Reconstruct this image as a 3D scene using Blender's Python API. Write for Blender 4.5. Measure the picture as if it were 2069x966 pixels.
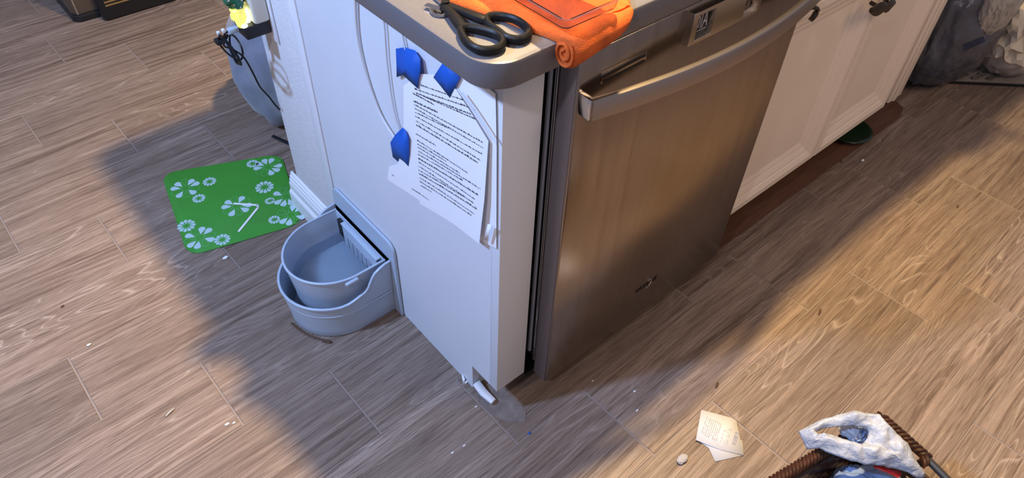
import bpy, bmesh, math, random
from mathutils import Vector, Matrix, noise
for o in list(bpy.data.objects): bpy.data.objects.remove(o)
S = bpy.context.scene
COL = S.collection
V = Vector
R = math.radians
# ---------------------------------------------------------------- camera, world, lights, exposure
cam_d = bpy.data.cameras.new('camera'); cam = bpy.data.objects.new('camera', cam_d); COL.objects.link(cam)
cam.location = (-0.5216, -0.6071, 1.3803)
_right = V((0.7606, -0.6486, 0.027)); _down = V((-0.4527, -0.5597, -0.6941)); _fwd = V((0.4654, 0.5157, -0.7193))
cam.rotation_euler = Matrix((_right, -_down, -_fwd)).transposed().to_euler()
cam_d.sensor_width = 36; cam_d.lens = 24.855; cam_d.clip_start = .02
S.camera = cam
S.view_settings.view_transform = 'Standard'; S.view_settings.look = 'None'; S.view_settings.gamma = 1
S.view_settings.exposure = 1.6
w = bpy.data.worlds.new('room_air'); S.world = w; w.use_nodes = True
w.node_tree.nodes['Background'].inputs[0].default_value = (.84, .79, .95, 1); w.node_tree.nodes['Background'].inputs[1].default_value = .092
def lamp(name, loc, power, color, rad):
    l = bpy.data.lights.new(name, 'POINT'); l.energy = power; l.color = color; l.shadow_soft_size = rad
    o = bpy.data.objects.new(name, l); COL.objects.link(o); o.location = loc; return o
sp = bpy.data.lights.new('warm_ceiling_lamp', 'SPOT'); sp.energy = 143; sp.color = (1, .72, .35); sp.shadow_soft_size = .055; sp.spot_size = R(118); sp.spot_blend = 1
so = bpy.data.objects.new('warm_ceiling_lamp', sp); COL.objects.link(so); so.location = (.48, .24, 2.44)
ar = bpy.data.lights.new('warm_fill_light', 'AREA'); ar.shape = 'SQUARE'; ar.size = 1.1; ar.energy = 5.5; ar.color = (1, .70, .42)  # added soft fill that brightens cabinets and right floor, not a known fixture
ao = bpy.data.objects.new('warm_fill_light', ar); COL.objects.link(ao); ao.location = (1.3, -1.7, 2.42); ao.rotation_euler = (V((1.0, 0, .4))-ao.location).to_track_quat('-Z', 'Y').to_euler()
lamp('cool_lamp', (-1.5, .65, 2.35), 96, (.335, .545, 1), .07)
lamp('neutral_lamp', (-1.42, -.60, 2.33), 17, (.95, .86, .98), .05)

# ---------------------------------------------------------------- helpers
def _loc(p):
    l = V((0, 0, 0))
    while p: l += p.location; p = p.parent
    return l
def finish(o, label=None, cat=None, group=None, kind=None):
    if label: o['label'] = label
    if cat: o['category'] = cat
    if group: o['group'] = group
    if kind: o['kind'] = kind
    return o
def obj(name, bm, mat, parent=None, sharp=35, smooth=True):
    l = _loc(parent)
    for v in bm.verts: v.co -= l
    bmesh.ops.recalc_face_normals(bm, faces=bm.faces)
    me = bpy.data.meshes.new(name); bm.to_mesh(me); bm.free()
    for m in (mat if isinstance(mat, (list, tuple)) else [mat]): me.materials.append(m)
    if smooth:
        for p in me.polygons: p.use_smooth = True
        me.set_sharp_from_angle(angle=R(sharp))
    o = bpy.data.objects.new(name, me); COL.objects.link(o)
    if parent: o.parent = parent
    return o
def thing(name, label, cat, loc=(0, 0, 0), group=None):
    o = bpy.data.objects.new(name, None); COL.objects.link(o); o.location = loc; o.empty_display_size = .05
    return finish(o, label, cat, group)
def NB(): return bmesh.new()
def box(bm, a, b, bev=0, seg=2, rot=None, piv=None):
    a = V(a); b = V(b)
    r = bmesh.ops.create_cube(bm, size=1)
    vs = r['verts']
    for v in vs: v.co = V([(a[i]+b[i])/2 + v.co[i]*(b[i]-a[i]) for i in range(3)])
    if rot is not None:
        pv = V(piv) if piv is not None else (a+b)/2
        for v in vs: v.co = pv + rot @ (v.co-pv)
    if bev:
        es = list({e for v in vs for e in v.link_edges})
        bmesh.ops.bevel(bm, geom=es, offset=bev, segments=seg, affect='EDGES', profile=.5)
    return bm
def prism(bm, pts, d, cap=True):
    # pts: closed 3-D outline, d: extrusion vector
    d = V(d); A = [bm.verts.new(V(p)) for p in pts]; B = [bm.verts.new(V(p)+d) for p in pts]; n = len(pts)
    for i in range(n): bm.faces.new((A[i], A[(i+1) % n], B[(i+1) % n], B[i]))
    if cap: bm.faces.new(A[::-1]); bm.faces.new(B)
    return bm
def loft(bm, rings, closed=True, cap0=False, cap1=False):
    L = [[bm.verts.new(V(p)) for p in r] for r in rings]; n = len(L[0])
    for a, b in zip(L[:-1], L[1:]):
        for i in range(n if closed else n-1): bm.faces.new((a[i], a[(i+1) % n], b[(i+1) % n], b[i]))
    if cap0: bm.faces.new(L[0][::-1])
    if cap1: bm.faces.new(L[-1])
    return L
def smoothpath(pts, k=6, closed=False):
    pts = [V(p) for p in pts]; n = len(pts); out = []
    for i in range(n if closed else n-1):
        g = lambda j: pts[j % n] if closed else pts[max(0, min(n-1, j))]
        p0, p1, p2, p3 = g(i-1), g(i), g(i+1), g(i+2)
        for j in range(k):
            t = j/k
            out.append(.5*((2*p1)+(-p0+p2)*t+(2*p0-5*p1+4*p2-p3)*t*t+(-p0+3*p1-3*p2+p3)*t**3))
    if not closed: out.append(pts[-1])
    return out
def tube(bm, path, r, seg=8, closed=False, caps=True, flat=1.0, up=(0, 0, 1)):
    path = [V(p) for p in path]; n = len(path); rings = []
    N = None
    for i, p in enumerate(path):
        a = path[(i-1) % n] if (closed or i > 0) else p; b = path[(i+1) % n] if (closed or i < n-1) else p
        t = (b-a).normalized()
        if N is None or flat != 1.0:
            u = V(up); s = t.cross(u)
            if s.length < 1e-4: s = t.cross(V((1, .1, 0)))
            N = s.normalized()
        else: N = (N - t*N.dot(t)).normalized()
        B = t.cross(N)
        rr = r[i] if isinstance(r, (list, tuple)) else r
        rings.append([p + N*math.cos(2*math.pi*k/seg)*rr + B*math.sin(2*math.pi*k/seg)*rr*flat for k in range(seg)])
    if closed: rings.append(rings[0]); loft(bm, rings); bmesh.ops.remove_doubles(bm, verts=bm.verts, dist=1e-6)
    else: loft(bm, rings, cap0=caps, cap1=caps)
    return bm
def text_mesh(body, size, extrude=.0002, space=1.0):
    c = bpy.data.curves.new('lettering', 'FONT'); c.body = body; c.size = size; c.extrude = extrude; c.resolution_u = 2; c.space_character = space
    o = bpy.data.objects.new('lettering', c); COL.objects.link(o)
    dg = bpy.context.evaluated_depsgraph_get(); me = bpy.data.meshes.new_from_object(o.evaluated_get(dg))
    bpy.data.objects.remove(o); return me
def put_text(bm, body, size, origin, ex, ey, shear=0, sx=1, extrude=.0002, space=1.0):
    me = text_mesh(body, size, extrude, space); b2 = NB(); b2.from_mesh(me)
    ex = V(ex).normalized(); ey = V(ey).normalized(); en = ex.cross(ey); o = V(origin)
    m = {}
    for v in b2.verts: m[v] = bm.verts.new(o + ex*(v.co.x*sx + v.co.y*shear) + ey*v.co.y + en*v.co.z)
    for fc in b2.faces:
        try: bm.faces.new([m[v] for v in fc.verts])
        except ValueError: pass
    b2.free()
def D(xb, xs, xf, yc, hw, z, n=26, off=0):
    # D shaped outline: straight back at xb, straight sides to xs, half ellipse to xf
    hw = hw-off; fx = xs-xf-off; q_ = 12; P = [V((xb+(xs-xb)*i/q_, yc-hw, z)) for i in range(q_)]
    for i in range(n+1):
        a = math.pi*i/n; P.append(V((xs-fx*math.sin(a), yc-hw*math.cos(a), z)))
    P += [V((xs+(xb-xs)*i/q_, yc+hw, z)) for i in range(1, q_+1)]
    return P

# ---------------------------------------------------------------- materials
def mat(name, base=(.8, .8, .8), rough=.5, metal=0, nscale=0, namt=0, bump=0, bscale=200, spec=.5, trans=0, alpha=1, emit=None, estr=0, dirt=None, dscale=6, damt=0, ior=1.45, sss=0, stretch=(1, 1, 1), sheen=0):
    m = bpy.data.materials.new(name); m.use_nodes = True; nt = m.node_tree; N = nt.nodes; Lk = nt.links
    b = N['Principled BSDF']; b.inputs['Base Color'].default_value = (*base, 1); b.inputs['Roughness'].default_value = rough; b.inputs['Metallic'].default_value = metal
    b.inputs['Specular IOR Level'].default_value = spec; b.inputs['Transmission Weight'].default_value = trans; b.inputs['Alpha'].default_value = alpha; b.inputs['IOR'].default_value = ior
    b.inputs['Subsurface Weight'].default_value = sss; b.inputs['Sheen Weight'].default_value = sheen
    if emit: b.inputs['Emission Color'].default_value = (*emit, 1); b.inputs['Emission Strength'].default_value = estr
    tc = N.new('ShaderNodeTexCoord'); mp = N.new('ShaderNodeMapping'); mp.inputs['Scale'].default_value = stretch; Lk.new(tc.outputs['Object'], mp.inputs[0]); src = mp.outputs[0]
    col = None
    if namt:
        n = N.new('ShaderNodeTexNoise'); n.inputs['Scale'].default_value = nscale; n.inputs['Detail'].default_value = 6; Lk.new(src, n.inputs['Vector'])
        r = N.new('ShaderNodeValToRGB'); r.color_ramp.elements[0].position = .3; r.color_ramp.elements[1].position = .7
        r.color_ramp.elements[0].color = (*[c*(1-namt) for c in base], 1); r.color_ramp.elements[1].color = (*[min(1, c*(1+namt)) for c in base], 1)
        Lk.new(n.outputs[0], r.inputs[0]); col = r.outputs[0]
    if dirt:
        n = N.new('ShaderNodeTexNoise'); n.inputs['Scale'].default_value = dscale; n.inputs['Detail'].default_value = 8; Lk.new(src, n.inputs['Vector'])
        r = N.new('ShaderNodeValToRGB'); r.color_ramp.elements[0].position = .52; r.color_ramp.elements[1].position = .75; r.color_ramp.elements[0].color = (0, 0, 0, 1); r.color_ramp.elements[1].color = (damt,)*3+(1,)
        Lk.new(n.outputs[0], r.inputs[0]); mx = N.new('ShaderNodeMix'); mx.data_type = 'RGBA'; Lk.new(r.outputs[0], mx.inputs[0])
        if col: Lk.new(col, mx.inputs[6])
        else: mx.inputs[6].default_value = (*base, 1)
        mx.inputs[7].default_value = (*dirt, 1); col = mx.outputs[2]
    if col: Lk.new(col, b.inputs['Base Color'])
    if bump:
        n = N.new('ShaderNodeTexNoise'); n.inputs['Scale'].default_value = bscale; n.inputs['Detail'].default_value = 4; Lk.new(src, n.inputs['Vector'])
        bp = N.new('ShaderNodeBump'); bp.inputs['Strength'].default_value = min(1, bump); bp.inputs['Distance'].default_value = .001*max(1, bump); Lk.new(n.outputs[0], bp.inputs['Height']); Lk.new(bp.outputs[0], b.inputs['Normal'])
    return m
def wood_tile_material():
    m = bpy.data.materials.new('wood_look_tile'); m.use_nodes = True; nt = m.node_tree; N = nt.nodes; Lk = nt.links; b = N['Principled BSDF']
    tc = N.new('ShaderNodeTexCoord'); oi = N.new('ShaderNodeObjectInfo')
    mul = N.new('ShaderNodeVectorMath'); mul.operation = 'SCALE'; cmb = N.new('ShaderNodeCombineXYZ')
    for k in range(3): Lk.new(oi.outputs['Random'], cmb.inputs[k])
    Lk.new(cmb.outputs[0], mul.inputs[0]); mul.inputs['Scale'].default_value = 37
    add = N.new('ShaderNodeVectorMath'); add.operation = 'ADD'; Lk.new(tc.outputs['Object'], add.inputs[0]); Lk.new(mul.outputs[0], add.inputs[1])
    wn = N.new('ShaderNodeTexNoise'); wm = N.new('ShaderNodeMapping'); wm.inputs['Scale'].default_value = (1.1, 5, 1); Lk.new(add.outputs[0], wm.inputs[0]); Lk.new(wm.outputs[0], wn.inputs['Vector']); wn.inputs['Scale'].default_value = 1.5; wn.inputs['Detail'].default_value = 1
    wc = N.new('ShaderNodeMapRange'); Lk.new(wn.outputs[0], wc.inputs[0]); wc.inputs[3].default_value = -.022; wc.inputs[4].default_value = .022
    wx = N.new('ShaderNodeCombineXYZ'); Lk.new(wc.outputs[0], wx.inputs[1]); add2 = N.new('ShaderNodeVectorMath'); add2.operation = 'ADD'; Lk.new(add.outputs[0], add2.inputs[0]); Lk.new(wx.outputs[0], add2.inputs[1])
    def mapped(sc):
        mp = N.new('ShaderNodeMapping'); mp.inputs['Scale'].default_value = sc; Lk.new(add2.outputs[0], mp.inputs[0]); return mp.outputs[0]
    def nz(sc, scale, det=6, dist=0, rgh=.6):
        n = N.new('ShaderNodeTexNoise'); n.inputs['Scale'].default_value = scale; n.inputs['Detail'].default_value = det; n.inputs['Distortion'].default_value = dist; n.inputs['Roughness'].default_value = rgh
        Lk.new(mapped(sc), n.inputs['Vector']); return n.outputs[0]
    def math_(op, a, b_=None):
        x = N.new('ShaderNodeMath'); x.operation = op
        for i, q in enumerate((a, b_)):
            if q is None: continue
            if isinstance(q, (int, float)): x.inputs[i].default_value = q
            else: Lk.new(q, x.inputs[i])
        return x.outputs[0]
    def ramp(v, st):
        r = N.new('ShaderNodeValToRGB'); e = r.color_ramp.elements
        while len(e) < len(st): e.new(.5)
        for i, (p, c) in enumerate(st): e[i].position = p; e[i].color = (*c, 1) if not isinstance(c, (int, float)) else (c, c, c, 1)
        Lk.new(v, r.inputs[0]); return r.outputs[0]
    def mix(f, a, b_, mode='MIX'):
        x = N.new('ShaderNodeMix'); x.data_type = 'RGBA'; x.blend_type = mode
        for i, q in ((0, f), (6, a), (7, b_)):
            if isinstance(q, (int, float)): x.inputs[i].default_value = q
            elif isinstance(q, tuple): x.inputs[i].default_value = (*q, 1)
            else: Lk.new(q, x.inputs[i])
        return x.outputs[2]
    # large cathedral field: distorted contour lines of a long noise
    field = nz((1.15, 7.5, 1), 1.5, 1.5, .12, .42)
    rings = math_('FRACT', math_('MULTIPLY', field, 21))
    line = ramp(rings, [(0, 1), (.08, .35), (.22, 0), (.90, .0), (1, 1)])
    where = ramp(nz((1.0, 4.0, 1), 1.3, 2), [(.50, 0.0), (.62, 1)])
    streak = nz((1.5, 46, 1), 1.6, 7, .25, .70)
    fine = nz((5.5, 210, 1), 2.0, 4, .15, .66)
    tone = nz((1.2, 11, 1), 1.6, 4, .4, .55)
    c = ramp(streak, [(.33, (.095, .060, .043)), (.45, (.190, .134, .101)), (.55, (.285, .210, .164)), (.70, (.375, .290, .235))])
    c = mix(ramp(tone, [(.36, 0), (.68, .75)]), c, (.200, .145, .110))
    pale = math_('MULTIPLY', line, where)
    c = mix(math_('MULTIPLY', pale, .55), c, (.500, .415, .345))
    dark = ramp(fine, [(.36, 1), (.47, 0)])
    c = mix(math_('MULTIPLY', dark, .72), c, (.080, .048, .034))
    lite = ramp(nz((5, 190, 1), 2.3, 4, .15, .66), [(.54, 0), (.66, 1)])
    c = mix(math_('MULTIPLY', lite, .30), c, (.50, .40, .33))
    sh = N.new('ShaderNodeMapRange'); Lk.new(oi.outputs['Random'], sh.inputs[0]); sh.inputs[3].default_value = .80; sh.inputs[4].default_value = 1.05
    hv = N.new('ShaderNodeHueSaturation'); Lk.new(c, hv.inputs['Color']); Lk.new(sh.outputs[0], hv.inputs['Value']); hv.inputs['Saturation'].default_value = 1.0
    Lk.new(hv.outputs[0], b.inputs['Base Color'])
    b.inputs['Roughness'].default_value = .46; b.inputs['Specular IOR Level'].default_value = .35
    bp = N.new('ShaderNodeBump'); bp.inputs['Strength'].default_value = .8; bp.inputs['Distance'].default_value = .0007
    hsum = math_('ADD', math_('MULTIPLY', streak, .8), math_('MULTIPLY', fine, .8)); Lk.new(math_('ADD', hsum, math_('MULTIPLY', pale, .25)), bp.inputs['Height']); Lk.new(bp.outputs[0], b.inputs['Normal'])
    return m
M = {}
M['tile'] = wood_tile_material()
M['grout'] = mat('grout', (.25, .20, .17), .9, bump=.4, bscale=600)
M['laminate'] = mat('white_laminate', (.63, .66, .71), .42, nscale=9, namt=.015, bump=.12, bscale=90)
M['plaster'] = mat('rough_plaster', (.64, .64, .65), .85, nscale=40, namt=.03, bump=1.6, bscale=130)
M['trimwhite'] = mat('trim_paint', (.70, .71, .74), .4)
M['baseboard'] = mat('baseboard_paint', (.74, .75, .78), .38)
M['cabinet'] = mat('cream_cabinet_paint', (.80, .70, .585), .42, nscale=3, namt=.03)
M['counter'] = mat('grey_stone_counter', (.125, .120, .130), .30, nscale=600, namt=.10)
M['steel'] = mat('brushed_steel', (.36, .31, .27), .20, 1, nscale=3, namt=.07, bump=.04, bscale=300, dirt=(.20, .15, .11), dscale=3.2, damt=.35, stretch=(12, 1, .9))
M['steel_side'] = mat('steel_flange', (.235, .215, .235), .38, .3)
M['chrome'] = mat('chrome', (.75, .72, .70), .12, 1)
M['sealgrey'] = mat('seal_grey', (.34, .36, .41), .45)
M['emblem'] = mat('emblem_metal', (.16, .13, .12), .15, 1)
M['handle'] = mat('satin_steel', (.48, .41, .36), .30, 1)
M['badge'] = mat('nickel_badge', (.60, .54, .47), .28, 1)
M['black'] = mat('black_plastic', (.012, .012, .014), .42)
M['softblack'] = mat('soft_black_rubber', (.007, .007, .008), .42, spec=.28)
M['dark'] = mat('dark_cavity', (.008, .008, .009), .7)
M['slot'] = mat('dark_slot', (.01, .012, .016), .4)
M['paper'] = mat('white_paper', (.80, .81, .84), .75)
M['ink'] = mat('grey_ink', (.03, .03, .045), .8)
M['paleink'] = mat('pale_ink', (.36, .36, .40), .8)
M['bluetape'] = mat('blue_masking_tape', (.002, .088, .46), .6, nscale=30, namt=.10, bump=.3, bscale=400)
M['bin'] = mat('blue_grey_plastic', (.41, .49, .59), .38, bump=.05, bscale=300)
M['water'] = mat('water', (.9, .96, 1), .02, trans=1, ior=1.33)
M['green'] = mat('green_rubber_mat', (.042, .270, .026), .6, nscale=7, namt=.09, dirt=(.060, .10, .045), dscale=5, damt=.35)
M['flower'] = mat('pale_blue_print', (.44, .60, .61), .6)
M['flowerline'] = mat('pale_green_print', (.10, .38, .12), .6)
M['orange'] = mat('orange_terry_cloth', (.68, .125, .018), .95, nscale=26, namt=.24, bump=2.4, bscale=700)
M['clear'] = mat('clear_plastic', (.93, .84, .83), .10, trans=1, ior=1.18)
M['meat'] = mat('cooked_food', (.20, .13, .09), .6, nscale=60, namt=.5, bump=3, bscale=150)
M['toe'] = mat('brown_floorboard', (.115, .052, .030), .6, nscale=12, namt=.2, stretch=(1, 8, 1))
M['bronze'] = mat('dark_bronze', (.050, .036, .026), .38, .6)
M['blanket'] = mat('grey_fleece', (.20, .22, .275), .95, nscale=14, namt=.14, bump=1.2, bscale=500, sheen=.3)
M['greybag'] = mat('grey_plastic_bag', (.085, .088, .108), .27, nscale=7, namt=.3, bump=6, bscale=22)
M['bagfilm'] = mat('pale_plastic_film', (.40, .37, .335), .30, nscale=9, namt=.14, bump=6, bscale=25)
M['whitebag'] = mat('white_plastic_bag', (.36, .39, .46), .30, bump=5, bscale=60)
M['bluebag'] = mat('pale_blue_plastic_bag', (.19, .26, .42), .30, nscale=8, namt=.25, bump=3, bscale=40)
M['crumple'] = mat('cream_paper', (.66, .60, .50), .8)
M['news'] = mat('printed_rug', (.22, .19, .165), .9, nscale=20, namt=.12)
M['receipt'] = mat('receipt_paper', (.58, .57, .57), .75)
M['wicker'] = mat('brown_wicker', (.038, .013, .006), .40, nscale=90, namt=.45, bump=.5, bscale=300)
M['wickerdark'] = mat('dark_wicker', (.030, .013, .008), .7, nscale=60, namt=.4)
M['bar'] = mat('black_metal_bar', (.022, .022, .024), .45)
M['red'] = mat('red_print', (.42, .012, .012), .4)
M['appsteel'] = mat('appliance_steel', (.24, .20, .17), .35, .85)
M['brass'] = mat('brass_strip', (.80, .60, .28), .2, 1)
M['greenglass'] = mat('green_facets', (.004, .10, .045), .1, spec=.9)
M['yellow'] = mat('lit_yellow_shade', (.62, .62, .10), .25, emit=(1, .93, .25), estr=.22)
M['lightwhite'] = mat('cream_plastic', (.66, .66, .58), .4)
M['glow'] = mat('lit_lens', (1, 1, .8), .3, emit=(1, 1, .62), estr=1.0)
M['wire'] = mat('white_wire', (.60, .61, .64), .45)
M['platebowl'] = mat('dark_green_glass', (.008, .028, .012), .18)
M['crumb'] = mat('white_crumb', (.8, .8, .82), .7)
M['browncrumb'] = mat('brown_crumb', (.09, .05, .03), .8)
M['mortar'] = mat('mortar_patch', (.185, .15, .13), .95, nscale=40, namt=.25, bump=1.5, bscale=160)
M['shadowpink'] = mat('pink_wall_shadow', (.40, .33, .33), .9)  # colour of the cable's shadow on the plaster, assigned to nothing
M['fuzz'] = mat('grey_lint', (.36, .35, .36), 1)
M['navy'] = mat('navy_print', (.02, .03, .07), .5)

# ---------------------------------------------------------------- floor of wood-look tiles
th = 0.0223; v0 = 0.0834; tw = 0.2086; tl = .5965
bm = NB(); box(bm, (-2.2, -1.9, -.03), (3.4, 3.4, -.0019))
floor = finish(obj('floor', bm, M['grout'], smooth=False), kind='structure')
def tile_mesh(L, W):
    g = .0023; bm = NB(); x0, x1, y0, y1 = g, L-g, .0015, W-.0015; bv = .0012
    r0 = [(x0, y0, -.004), (x1, y0, -.004), (x1, y1, -.004), (x0, y1, -.004)]
    r1 = [(x, y, -.0013) for x, y, z in r0]
    r2 = [(x0+bv, y0+bv, 0), (x1-bv, y0+bv, 0), (x1-bv, y1-bv, 0), (x0+bv, y1-bv, 0)]
    loft(bm, [r0, r1, r2], cap0=True, cap1=True); bmesh.ops.recalc_face_normals(bm, faces=bm.faces)
    me = bpy.data.meshes.new('floor_tile'); bm.to_mesh(me); bm.free(); me.materials.append(M['tile']); return me
TM = tile_mesh(tl, tw)
rowoff = {0: .187, 1: .386, 2: .575, 3: .187, 4: .386, 5: -.01, -1: -.013, -2: -.217, -3: -.428, -4: -.052, -5: -.225, -6: -.431, -7: -.033, -8: -.238, -9: -.444, -10: -.036, -11: -.238}
rng = random.Random(3)
ct, st_ = math.cos(th), math.sin(th)
for k in range(-15, 8):
    off = rowoff.get(k, (k*.2) % .6)
    vy = -(v0+(k+1)*tw)
    i0 = math.floor((-1.75-off)/tl)
    for i in range(i0, i0+9):
        u = off+i*tl
        if u > 3.0: continue
        X, Y = u*ct-vy*st_, u*st_+vy*ct
        if X < -2.15 or Y > 3.1 or Y < -1.7: continue
        o = bpy.data.objects.new('floor_tile', TM); COL.objects.link(o); o.parent = floor
        o.location = (X, Y, 0); o.rotation_euler = (0, 0, th)
        tilt = rng.uniform(-.0008, .0008); o.rotation_euler.x = tilt; o.location.z = -abs(tilt)*tw*1.0

# ---------------------------------------------------------------- pony wall, trim, baseboard
YT = .617; YW = .655; YE = .848
bm = NB(); box(bm, (.0, YW, 0), (1.66, YE, .872), .006, 3)
for v in list(bm.verts): pass
wall = finish(obj('wall_left', bm, M['plaster']), kind='structure')
bm = NB(); box(bm, (-.003, YT+.001, 0), (.03, YW, .872), .003, 2)
finish(obj('trim_1', bm, M['trimwhite']), kind='structure')
# baseboard profile (distance out, height)
bbp = [(0, 0), (.022, 0), (.022, .052), (.019, .058), (.016, .060), (.016, .082), (.013, .088), (.013, .094), (.010, .097), (.010, .104), (.006, .108), (.006, .113), (0, .116)]
bm = NB(); prism(bm, [(-d-.0005, YT+.002, z) for d, z in bbp], (0, YE+.020-YT, 0))
finish(obj('baseboard_left', bm, M['baseboard'], sharp=20), kind='structure')
bm = NB(); prism(bm, [(0, YE+.001+d, z) for d, z in bbp], (1.64, 0, 0))
finish(obj('baseboard_back', bm, M['baseboard'], sharp=20), kind='structure')
# pinkish mark on this plaster is the cable's cast shadow; no patch built
# ---------------------------------------------------------------- end panel of the island
ep = thing('end_panel', 'white laminate end panel closing the island beside the steel dishwasher', 'panel', (0, 0, 0))
bm = NB(); prism(bm, [(0, .0221, .088), (0, .083, .088), (0, .083, .001), (0, YT-.001, .001), (0, YT-.001, .873), (0, .0221, .873)], (.018, 0, 0))
obj('side_board', bm, M['laminate'], ep)
bm = NB(); box(bm, (.0, .0, .088), (.076, .0220, .873), .0007)
obj('front_stile', bm, M['laminate'], ep)
bm = NB(); box(bm, (.0185, .084, .001), (.098, .096, .087)); obj('toe_board', bm, M['laminate'], ep)
bm = NB(); tube(bm, [(.006, .078, .022), (.006, .052, .014), (.010, .022, .010)], [.010, .010, .008], 10, flat=.7)
pc = obj('plastic_scrap', bm, M['trimwhite']); finish(pc, 'small white rounded scrap lying in the notch under the end panel', 'scrap')
bm = NB()
for a, b_, h in (((-.004, .118), (-.010, .104), .012), ((-.010, .104), (-.004, .100), .006)):
    prism(bm, [(a[0], a[1], .0005), (b_[0], b_[1], .0005), (b_[0]+.006, b_[1]+.002, .0005), (a[0]+.004, a[1]+.002, .0005)], (0, 0, h))
finish(obj('paint_chip', bm, M['crumb']), 'white chip broken off the panel foot beside the notch', 'chip')
bm = NB(); o_ = [(.0, .070), (.052, .058), (.055, -.036), (.036, -.055), (.010, -.038), (-.006, -.010), (-.013, .04)]
prism(bm, [(x, y, .0002) for x, y in o_], (0, 0, .0008)); finish(obj('mortar_patch', bm, M['mortar']), 'grey rough mortar smear on the tiles below the panel corner', 'patch')

# ---------------------------------------------------------------- countertop
def rounded(x0, x1, y0, y1, r, z, corners=(1, 1, 1, 1), n=10):
    P = []
    for (cx, cy, a0, on) in ((x0+r, y0+r, 180, corners[0]), (x1-r, y0+r, 270, corners[1]), (x1-r, y1-r, 0, corners[2]), (x0+r, y1-r, 90, corners[3])):
        if on:
            for i in range(n+1): a = R(a0+90*i/n); P.append(V((cx+r*math.cos(a), cy+r*math.sin(a), z)))
        else: P.append(V((x0 if cx < (x0+x1)/2 else x1, y0 if cy < (y0+y1)/2 else y1, z)))
    return P
def slab(bm, x0, x1, y0, y1, r, z0, z1, e=.003, corners=(1, 1, 1, 1), n=10):
    rings = []
    for zz, ins in ((z0, e), (z0+e*.3, e*.3), (z0+e, 0), (z1-e, 0), (z1-e*.3, e*.3), (z1, e)):
        rings.append(rounded(x0+ins, x1-ins, y0+ins, y1-ins, r-ins, zz, corners, n))
    loft(bm, rings, cap0=True, cap1=True); return bm
bm = NB(); slab(bm, -.062, 1.69, -.048, .998, .048, .875, .914, .004)
finish(obj('countertop', bm, M['counter']), 'grey speckled stone countertop with a rounded corner over the island', 'countertop')

# ---------------------------------------------------------------- dishwasher
dw = thing('dishwasher', 'stainless steel dishwasher with a bowed bar handle, built in beside the white end panel', 'dishwasher', (.41, -.02, 0))
bm = NB(); box(bm, (.128, .02, .07), (.705, .60, .858)); box(bm, (.128, .10, .002), (.705, .6, .07)); obj('tub_body', bm, M['dark'], dw)
bm = NB(); box(bm, (.112, -.0325, .052), (.7105, .006, .862), .0035, 3)
door = obj('door', bm, [M['steel']], dw)
bm = NB(); box(bm, (.1105, -.0285, .054), (.1122, .0055, .860), .0006); obj('door_side_flange', bm, M['steel_side'], dw)
bm = NB(); box(bm, (.118, .0, .8625), (.705, .03, .868)); obj('top_seal', bm, M['dark'], dw)
# gap seal strips beside the tub
bm = NB(); box(bm, (.1062, .004, .10), (.1084, .010, .866), .0008); obj('chrome_strip', bm, M['chrome'], dw)
bm = NB(); box(bm, (.0992, .012, .13), (.1050, .018, .866), .0012); obj('seal_strip', bm, M['sealgrey'], dw)
# handle
bm = NB(); rings = []; n = 40
for i in range(n+1):
    t = i/n; x = .116+(.706-.116)*t; y = -.056-.037*math.sin(math.pi*t)**.9; z = .785
    tn = V((.59, -.044*math.pi*math.cos(math.pi*t)*.95, 0)).normalized(); nn = V((tn.y, -tn.x, 0))
    hh, tt = .0185, .0060
    sec = [(-tt, -hh+.003), (-tt, hh-.003), (-tt+.003, hh), (tt-.0040, hh), (tt-.0012, hh-.0012), (tt, hh-.004), (tt, -hh+.003), (tt-.003, -hh), (-tt+.003, -hh)]
    rings.append([V((x, y, z)) + nn*a + V((0, 0, b_)) for a, b_ in sec])
loft(bm, rings, cap0=True, cap1=True)
hd = obj('handle', bm, M['handle'], dw, sharp=40)
for s, x0 in ((1, .1135), (-1, .7)):
    bm = NB(); box(bm, (x0, -.0585, .767), (x0+.010, -.032, .803), .002); obj('handle_mount', bm, M['chrome'], hd)
# vent with two slits
bm = NB(); box(bm, (.157, -.0345, .8005), (.254, -.032, .818), .001)
vt = obj('vent', bm, M['steel'], dw)
for z in (.8035, .8130):
    bm = NB(); box(bm, (.160, -.0352, z-.0018), (.251, -.0340, z+.0018)); obj('vent_slit', bm, M['dark'], vt)
# sign plate with two windows
X0, X1, Z0, Z1, yf = .338, .523, .800, .856, -.0325
bm = NB()
wins = [(.3525, .391, .806, .848), (.478, .514, .806, .848)]
def frame_plate(bm, x0, x1, z0, z1, yb, yt, wins, bv=.003):
    xs = sorted({x0, x1} | {w_[0] for w_ in wins} | {w_[1] for w_ in wins}); zs = sorted({z0, z1} | {w_[2] for w_ in wins} | {w_[3] for w_ in wins})
    g = {(x, z): bm.verts.new((x, yt, z)) for x in xs for z in zs}; edge = []
    for i in range(len(xs)-1):
        for j in range(len(zs)-1):
            cx, cz = (xs[i]+xs[i+1])/2, (zs[j]+zs[j+1])/2
            if any(w_[0] < cx < w_[1] and w_[2] < cz < w_[3] for w_ in wins): continue
            bm.faces.new((g[xs[i], zs[j]], g[xs[i+1], zs[j]], g[xs[i+1], zs[j+1]], g[xs[i], zs[j+1]]))
    be = [e for e in bm.edges if len(e.link_faces) == 1]
    r = bmesh.ops.extrude_edge_only(bm, edges=be)
    for v in [q for q in r['geom'] if isinstance(q, bmesh.types.BMVert)]: v.co.y = yb
frame_plate(bm, X0, X1, Z0, Z1, yf, -.047, wins)
bmesh.ops.bevel(bm, geom=[e for e in bm.edges if len(e.link_faces) == 2 and e.calc_face_angle(0) > 1], offset=.0016, segments=2, affect='EDGES')
sg = obj('status_plate', bm, M['badge'], dw)
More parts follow.
